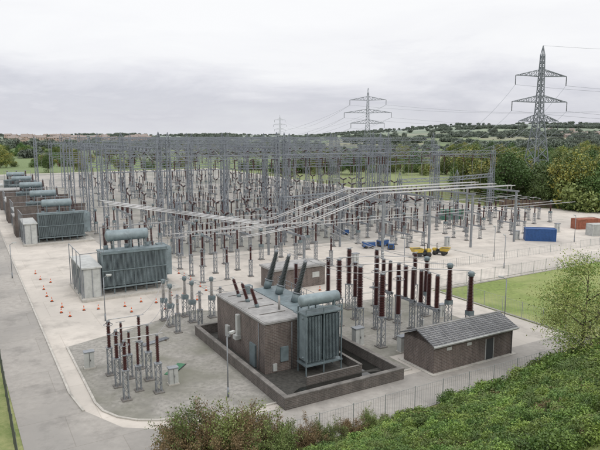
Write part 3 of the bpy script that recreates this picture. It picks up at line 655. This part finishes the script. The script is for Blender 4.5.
# ------------------------------------------------------------------ pylons
def pylon(h,arms,bw,m='pylon_steel',r=.17):
    mb=MB()
    def W(z):
        w=h*.55
        return bw+(1.2-bw)*min(1,z/w) if z<w else 1.2-.7*(z-w)/(h-w)
    z=0; lv=[0]
    while z<h-2.5: z+=max(2.2,W(z)*1.5); lv.append(min(z,h-2))
    for a,b in zip(lv[:-1],lv[1:]):
        wa,wb=W(a),W(b)
        for i in range(4):
            c=[(-1,-1),(1,-1),(1,1),(-1,1)]; p=c[i]; q=c[(i+1)%4]
            mb.bar((p[0]*wa,p[1]*wa,a),(p[0]*wb,p[1]*wb,b),r,m)
            mb.bar((p[0]*wa,p[1]*wa,a),(q[0]*wb,q[1]*wb,b),r*.6,m); mb.bar((q[0]*wa,q[1]*wa,a),(p[0]*wb,p[1]*wb,b),r*.6,m)
            mb.bar((p[0]*wb,p[1]*wb,b),(q[0]*wb,q[1]*wb,b),r*.5,m)
    w=W(lv[-1])
    for p in ((-1,-1),(1,-1),(1,1),(-1,1)): mb.bar((p[0]*w,p[1]*w,lv[-1]),(0,0,h+1.5),r*.8,m)
    for (z,l) in arms:
        w=W(z)
        for s in (-1,1):
            tip=Vector((s*l,0,z))
            for y in (-w,w):
                mb.bar((s*w,y,z-.2),tip,r*.9,m); mb.bar((s*w*.9,y,z+2.4),tip,r*.8,m)
                for k in range(1,5):
                    t=k/5; a=Vector((s*w,y,z-.2)).lerp(tip,t); b=Vector((s*w*.9,y,z+2.4)).lerp(tip,t); b2=Vector((s*w*.9,y,z+2.4)).lerp(tip,t-.2)
                    mb.bar(a,b,r*.5,m); mb.bar(a,b2,r*.5,m)
            mb.ins(tip,tip-Vector((0,0,3.6)),.22,'dark_porcelain',.35,6)
    return mb.mesh('pylon')
PY=pylon(55,[(45,11.5),(35,12.5),(27.5,9)],4.4)
PY2=pylon(54,[(47,13),(38,17),(30.5,12)],5.2,r=.2); PY3=pylon(52,[(45,9),(37,11),(29.5,9)],4.2,'pylon_far',.13)
obj('electricity_pylon',PY,(95,236,0),.25); obj('electricity_pylon',PY2,(49,430,0),-.1); obj('electricity_pylon',PY3,(-34,1000,2),.1,1.0)
mb=MB()
def tipw(px,py,rot,l,z,s): return Vector((px+s*l*math.cos(rot),py+s*l*math.sin(rot),z))
for (z,l),(z2,l2) in zip(((41.4,11.5),(31.4,12.5),(23.9,9)),((43.4,13),(34.4,17),(26.9,12))):
    for s in (-1,1):
        a=tipw(95,236,.25,l,z,s)
        mb.wire(a,(a.x+230,a.y-60,z+6),9,.05,'pylon_steel',16)
        g=S(122 if s>0 else 99,89+ (z-24)*.1,16.4); mb.wire(a,g,3,.045,'pylon_steel',14)
        b=tipw(49,430,-.1,l2,z2,s); mb.wire(b,(-34+s*l2*.7,1000,z2),14,.06,'pylon_far',16)
        mb.wire(b,(b.x+340,b.y-20,z2+14),12,.06,'pylon_steel',16); mb.wire(b,S(80+s*16,220,17),6,.05,'pylon_steel',12)
mb.wire((95,236,56.5),(325,176,62),8,.045,'pylon_steel',16)
obj('transmission_lines',mb.mesh('transmission_lines'))
# ------------------------------------------------------------------ vegetation
def leafquad(V,F,c,s,rr,up=.3):
    n=Vector((rr.gauss(0,1),rr.gauss(0,1),rr.gauss(0,1)+up)).normalized()
    u=n.orthogonal().normalized(); w=n.cross(u); a=rr.random()*6.28; u2=u*math.cos(a)+w*math.sin(a); w2=n.cross(u2)
    s*=rr.uniform(.6,1.3); o=len(V); V.extend([c-u2*s,c+w2*s*.55,c+u2*s,c-w2*s*.55]); F.append((o,o+1,o+2,o+3))
def tree(seed,h,cw,leaf,nl,ls,base=.25,bark='bark',gap=.55,mats2=None):
    rr=random.Random(seed); mb=MB(); tips=[]
    def br(p,d,l,r,dep):
        q=p+d*l; mb.cyl(p,q,r,bark,r2=r*.62,n=6 if dep<2 else 4)
        if dep>=3: tips.append(q); return
        tips.append(q) if dep>=2 else None
        for k in range(rr.choice((3,3,4)) if dep<2 else 3):
            dd=(d*.7+Vector((rr.gauss(0,.6),rr.gauss(0,.6),rr.gauss(.15,.35)))).normalized()
            s=p.lerp(q,rr.uniform(.5,1)); br(s,dd,l*rr.uniform(.55,.8),r*.5,dep+1)
    top=Vector((rr.uniform(-.05,.05)*h,rr.uniform(-.05,.05)*h,h*.62)); r0=h*.018
    mb.cyl((0,0,-.3),tuple(top*.5),r0,bark,r2=r0*.75,n=8); mb.cyl(tuple(top*.5),tuple(top),r0*.75,bark,r2=r0*.35,n=7)
    for k in range(11):
        t=base+.05+(1-base-.05)*(k+rr.random())/11; p=top*t; a=k*2.4+rr.uniform(-.4,.4)
        br(p,Vector((math.cos(a)*cw*.8,math.sin(a)*cw*.8,h*.25*rr.uniform(.3,1.3))).normalized(),h*.18*rr.uniform(.8,1.2)*(cw/(h*.32)),r0*.35,1)
    br(top,Vector((0,0,1)),h*.17,r0*.35,1)
    V=[];F=[];V2=[];F2=[]
    for t in tips:
        if rr.random()<gap*.2: continue
        n=max(3,int(nl/len(tips)*rr.uniform(.5,1.5))); sp=h*.06*rr.uniform(.7,1.4)
        tgt=(V2,F2) if (mats2 and rr.random()<.35) else (V,F)
        for i in range(n):
            leafquad(tgt[0],tgt[1],t+Vector((rr.gauss(0,sp),rr.gauss(0,sp),rr.gauss(0,sp*.75))),ls,rr)
    mb.add(V,F,leaf)
    if F2: mb.add(V2,F2,mats2)
    return mb.mesh('tree')
def bush(seed,r,hh,leaf,nl,ls,leaf2=None,nlump=9):
    rr=random.Random(seed); mb=MB(); V=[];F=[];V2=[];F2=[]
    lumps=[(Vector((rr.uniform(-.65,.65)*r,rr.uniform(-.65,.65)*r,hh*rr.uniform(.2,.8))),r*rr.uniform(.25,.55)) for _ in range(nlump)]
    for c,lr in lumps:
        mb.cyl((c.x*.2,c.y*.2,-.3),tuple(c),.03,'bark',r2=.012,n=4)
        tgt=(V2,F2) if (leaf2 and rr.random()<.3) else (V,F)
        for i in range(nl//nlump):
            d=Vector((rr.gauss(0,1),rr.gauss(0,1),rr.gauss(0,1))).normalized(); leafquad(tgt[0],tgt[1],c+d*lr*rr.uniform(.55,1.2),ls,rr,.5)
    mb.add(V,F,leaf)
    if F2: mb.add(V2,F2,leaf2)
    return mb.mesh('bush')
trees=[tree(1,13,4.8,'leaf_green',5000,.30,.1),tree(2,14,4.8,'leaf_olive',5000,.30,.1,mats2='leaf_yellow'),tree(3,12,4.4,'leaf_yellow',4200,.28,.12,mats2='leaf_olive'),tree(4,11,4.8,'leaf_green',5000,.30,.1,mats2='leaf_olive'),tree(5,12,4.4,'leaf_olive',4400,.30,.1,mats2='leaf_green')]
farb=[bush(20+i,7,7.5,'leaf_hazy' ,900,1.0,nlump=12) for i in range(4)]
midb=[bush(30+i,5,6.5,m,1900,.42,m2,12) for i,(m,m2) in enumerate((('leaf_green','leaf_olive'),('leaf_olive','leaf_yellow'),('leaf_green','leaf_brown')))]
wood=empty('woodland'); c=0
def inside(x,y):
    p,q=toSite(x,y); return -68<p<133 and -8<q<335 and not (p<-25 and (q<90 or q>238)) or (133<=p<175 and q<62 and q>20)
rw=random.Random(11)
def plant(x,y,tmpl,s,par):
    global c
    o=obj('tree_%d'%c,tmpl,(x,y,terr(x,y)),rw.random()*6.28,(s,s,s*rw.uniform(.85,1.15)),par); c+=1
for i in range(470):
    y=170+rw.random()**1.3*330; x=y*rw.uniform(.27,.62)
    if inside(x,y): continue
    t=rw.choice([trees[0],trees[0],trees[1],trees[2],trees[3],trees[3],trees[4]]) if rw.random()<.72 else rw.choice(midb)
    plant(x,y,t,rw.uniform(.7,1.25),wood)
for i in range(110):
    y=rw.uniform(164,186); x=rw.uniform(62,125)
    if not inside(x,y): plant(x,y,rw.choice(midb),rw.uniform(.35,.8),wood)
for i in range(650):
    y=rw.uniform(320,760); x=rw.uniform(-.58,.34)*y
    if inside(x,y): continue
    if noise.noise(Vector((x*.010,y*.010,4)))<-.08: continue
    plant(x,y,rw.choice(trees[:2]+trees[3:]+midb*2),rw.uniform(.6,1.05),wood)
far=empty('distant_trees')
rh=random.Random(21)
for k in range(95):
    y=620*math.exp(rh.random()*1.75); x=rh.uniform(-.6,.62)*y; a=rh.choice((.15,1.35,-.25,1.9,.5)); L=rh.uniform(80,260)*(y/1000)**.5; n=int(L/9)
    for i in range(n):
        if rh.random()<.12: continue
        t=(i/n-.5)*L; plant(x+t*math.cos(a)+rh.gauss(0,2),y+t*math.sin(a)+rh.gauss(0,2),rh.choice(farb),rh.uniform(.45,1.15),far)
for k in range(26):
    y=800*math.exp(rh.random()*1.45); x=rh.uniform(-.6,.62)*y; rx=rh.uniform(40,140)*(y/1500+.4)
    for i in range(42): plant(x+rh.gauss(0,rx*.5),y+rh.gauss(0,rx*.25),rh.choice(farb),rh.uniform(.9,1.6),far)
mb=MB(); mb.box(-6,6,-4,4,0,5.2,'house_brick'); mb.add([(-6.3,-4.4,5.1),(6.3,-4.4,5.1),(6.3,0,8),(-6.3,0,8),(6.3,4.4,5.1),(-6.3,4.4,5.1)],[(0,1,2,3),(3,2,4,5),(0,3,5),(1,4,2)],'house_roof')
for x in (-4,0,4):
    for z in (1.2,3.6): mb.box(x-.6,x+.6,-4.05,-4,z,z+1.2,'glass_dark')
mb.box(4.3,5.1,-.4,.4,7.4,9,'house_brick'); H1=mb.mesh('house')
for i in range(60):
    y=rw.uniform(1100,1900); x=-y*rw.uniform(.25,.50); obj('brick_house',H1,(x,y,terr(x,y)+rw.uniform(3,8)),rw.uniform(-.6,.6),1.4)
for i in range(12):
    y=rw.uniform(1300,1900); x=y*rw.uniform(.40,.52); obj('brick_house',H1,(x,y,terr(x,y)),rw.uniform(-.4,.4),1.2)
# foreground shrub bank
bs=[bush(50+i,1.25,1.45,m,3000,.08,m2,12) for i,(m,m2) in enumerate((('leaf_bush','leaf_green'),('leaf_bush','leaf_lime'),('leaf_lime','leaf_bush'),('leaf_green','leaf_bush'),('leaf_bush','leaf_olive'),('leaf_olive','leaf_brown')))]
wts=[0,0,1,1,2,3,4,4,0,1,5]
shr=empty('shrubbery'); rb=random.Random(5); n=0
for i in range(5200):
    y=10+rb.random()**1.25*66; x=rb.uniform(-3.2,.66*y+3)
    p,q=toSite(x,y)
    if q>-6.3 or q<-33.5: continue
    if noise.noise(Vector((x*.22,y*.22,2)))<-.42 and y>16: continue
    # rough grass left open close to the top of the bank
    if y<15.5-.35*x+1.2*noise.noise(Vector((x*.5,y*.5,0))): continue
    if y<24 and rb.random()<.15: continue
    s=(.55+.5*sm(4,28,p))*rb.uniform(.7,1.3)
    dd=math.hypot(x,y)
    if dd<38: s=min(s,rb.uniform(.27,.40)+.35*sm(18,38,dd))
    if y>45 and rb.random()<.35: continue
    obj('shrub_%d'%n,bs[rb.choice(wts)],(x,y,terr(x,y)-.05),rb.random()*6.28,(s*1.15,s*1.15,s*rb.uniform(.8,1.2)),shr); n+=1
bt=tree(77,10.5,4.2,'leaf_birch',24000,.075,.06,mats2='leaf_lime',gap=.4)
obj('birch_tree',bt,(24.6,49.0,terr(24.6,49)),1.0,1.05); obj('birch_tree',tree(79,8,3.4,'leaf_birch',14000,.075,.06,mats2='leaf_olive',gap=.5),(28.5,51.5,terr(28.5,51.5)),2.0)
def scrub(seed,h):
    rr=random.Random(seed); mb=MB(); V=[];F=[]
    def br(p,d,l,r,dep):
        q=p+d*l; mb.cyl(p,q,r,'twig',r2=r*.6,n=4)
        for i in range(9 if dep>1 else 2):
            leafquad(V,F,p.lerp(q,rr.random())+Vector((rr.gauss(0,.09),rr.gauss(0,.09),rr.gauss(0,.09))),.045,rr)
        if dep<4:
            for k in range(3): br(p.lerp(q,rr.uniform(.4,1)),(d+Vector((rr.gauss(0,.4),rr.gauss(0,.4),rr.gauss(.1,.25)))).normalized(),l*rr.uniform(.55,.8),r*.6,dep+1)
    for k in range(9):
        a=rr.random()*6.28; br(Vector((rr.gauss(0,.25),rr.gauss(0,.25),-.2)),Vector((math.cos(a)*.4,math.sin(a)*.4,1)).normalized(),h*.4,.03,0)
    mb.add(V,F,'leaf_olive' if seed%2 else 'leaf_brown'); return mb.mesh('scrub')
sc=[scrub(i,3.4) for i in range(4)]
for i,(x,y,s) in enumerate(((-7.4,35,1.35),(-6.2,34.2,1.8),(-5.0,34.8,1.65),(-3.8,34.2,1.75),(-2.6,34.5,1.35),(-1.2,34.8,1.1),(.4,35.5,1.0),(2.0,36.2,.9),(-6.8,33.2,1.5),(-2,33,1.2),(3.6,37.2,.8),(5,38,.75),(-4.4,32.8,1.5))):
    obj('twiggy_bush',sc[i%4],(x,y,terr(x,y)),i*1.3,(s*.85,s*.85,s))
for i in range(5): obj('twiggy_bush',bs[i],(-25.0-i*1.2,39+i*1.5,0),i,.9)
mb=MB(); V=[];F=[]; rg=random.Random(3)
for i in range(70000):
    y=7+rg.random()**1.4*26; x=rg.uniform(-.1,.62)*y+rg.random()*3; z=terr(x,y)
    if toSite(x,y)[1]>-6.3 or z<.1: continue
    if noise.noise(Vector((x*.6,y*.6,3)))<-.25: continue
    a=rg.random()*6.28; hgt=rg.uniform(.05,.17); w=.008; dx,dy=math.cos(a)*w,math.sin(a)*w; l=rg.uniform(-.1,.1)
    o=len(V); V.extend([(x-dx,y-dy,z),(x+dx,y+dy,z),(x+l,y+l*.5,z+hgt)]); F.append((o,o+1,o+2))
mb.add(V,F,'grass_blade'); obj('grass',mb.mesh('grass'))
# ------------------------------------------------------------------ sky, sun, camera
sc_=bpy.context.scene
w=bpy.data.worlds.new('World'); sc_.world=w; w.use_nodes=True; nt=w.node_tree; N=nt.nodes; L=nt.links
bg=N['Background']; bg.inputs['Strength'].default_value=.108
sky=N.new('ShaderNodeTexSky'); sky.sky_type='NISHITA'; sky.sun_disc=False; sky.sun_elevation=math.radians(38); sky.sun_rotation=math.radians(140)
tc=N.new('ShaderNodeTexCoord'); sp=N.new('ShaderNodeSeparateXYZ'); L.new(tc.outputs['Generated'],sp.inputs[0])
mp=N.new('ShaderNodeMapping'); mp.inputs['Scale'].default_value=(1.8,1.8,8); L.new(tc.outputs['Generated'],mp.inputs[0])
ns=N.new('ShaderNodeTexNoise'); ns.inputs['Scale'].default_value=1.9; ns.inputs['Detail'].default_value=8; ns.inputs['Roughness'].default_value=.58; ns.inputs['Distortion'].default_value=.3; L.new(mp.outputs[0],ns.inputs['Vector'])
ma=N.new('ShaderNodeMath'); ma.operation='MULTIPLY_ADD'; L.new(ns.outputs['Fac'],ma.inputs[0]); ma.inputs[1].default_value=.24; L.new(sp.outputs[2],ma.inputs[2])
mr=N.new('ShaderNodeMapRange'); mr.inputs[1].default_value=.09; mr.inputs[2].default_value=.32; L.new(ma.outputs[0],mr.inputs[0])
rp=N.new('ShaderNodeValToRGB'); e=rp.color_ramp.elements
e[0].position=0; e[0].color=(.80,.81,.84,1); e[1].position=1; e[1].color=(.93,.93,.94,1)
for pos,cc in ((.14,(.68,.69,.735)),(.34,(.61,.615,.675)),(.52,(.76,.76,.805)),(.72,(.88,.88,.90))):
    x=e.new(pos); x.color=(*cc,1)
L.new(mr.outputs[0],rp.inputs[0])
zb=N.new('ShaderNodeMapRange'); zb.inputs[1].default_value=.25; zb.inputs[2].default_value=1; zb.inputs[3].default_value=9.9; zb.inputs[4].default_value=17.5; L.new(sp.outputs[2],zb.inputs[0])
sc2=N.new('ShaderNodeVectorMath'); sc2.operation='SCALE'; L.new(rp.outputs[0],sc2.inputs[0]); L.new(zb.outputs[0],sc2.inputs['Scale'])
mx=N.new('ShaderNodeMix'); mx.data_type='RGBA'; mx.inputs[0].default_value=.95; L.new(sky.outputs[0],mx.inputs[6]); L.new(sc2.outputs[0],mx.inputs[7])
L.new(mx.outputs[2],bg.inputs['Color'])
sl=bpy.data.lights.new('sun','SUN'); sl.energy=.9; sl.angle=math.radians(18); sl.color=(1,.96,.90); so=bpy.data.objects.new('sun',sl); COL.objects.link(so)
d=Vector((math.sin(math.radians(140)),math.cos(math.radians(140)),math.tan(math.radians(38)))); so.rotation_euler=d.to_track_quat('Z','Y').to_euler()
cam=bpy.data.cameras.new('camera'); cam.lens=35.04; cam.sensor_width=36; cam.clip_end=20000; cam.clip_start=.1
co=bpy.data.objects.new('camera',cam); COL.objects.link(co); co.location=(0,0,22); co.rotation_euler=(math.radians(90-8.76),0,0); sc_.camera=co
sc_.view_settings.view_transform='Standard'; sc_.view_settings.look='None'; sc_.view_settings.exposure=0
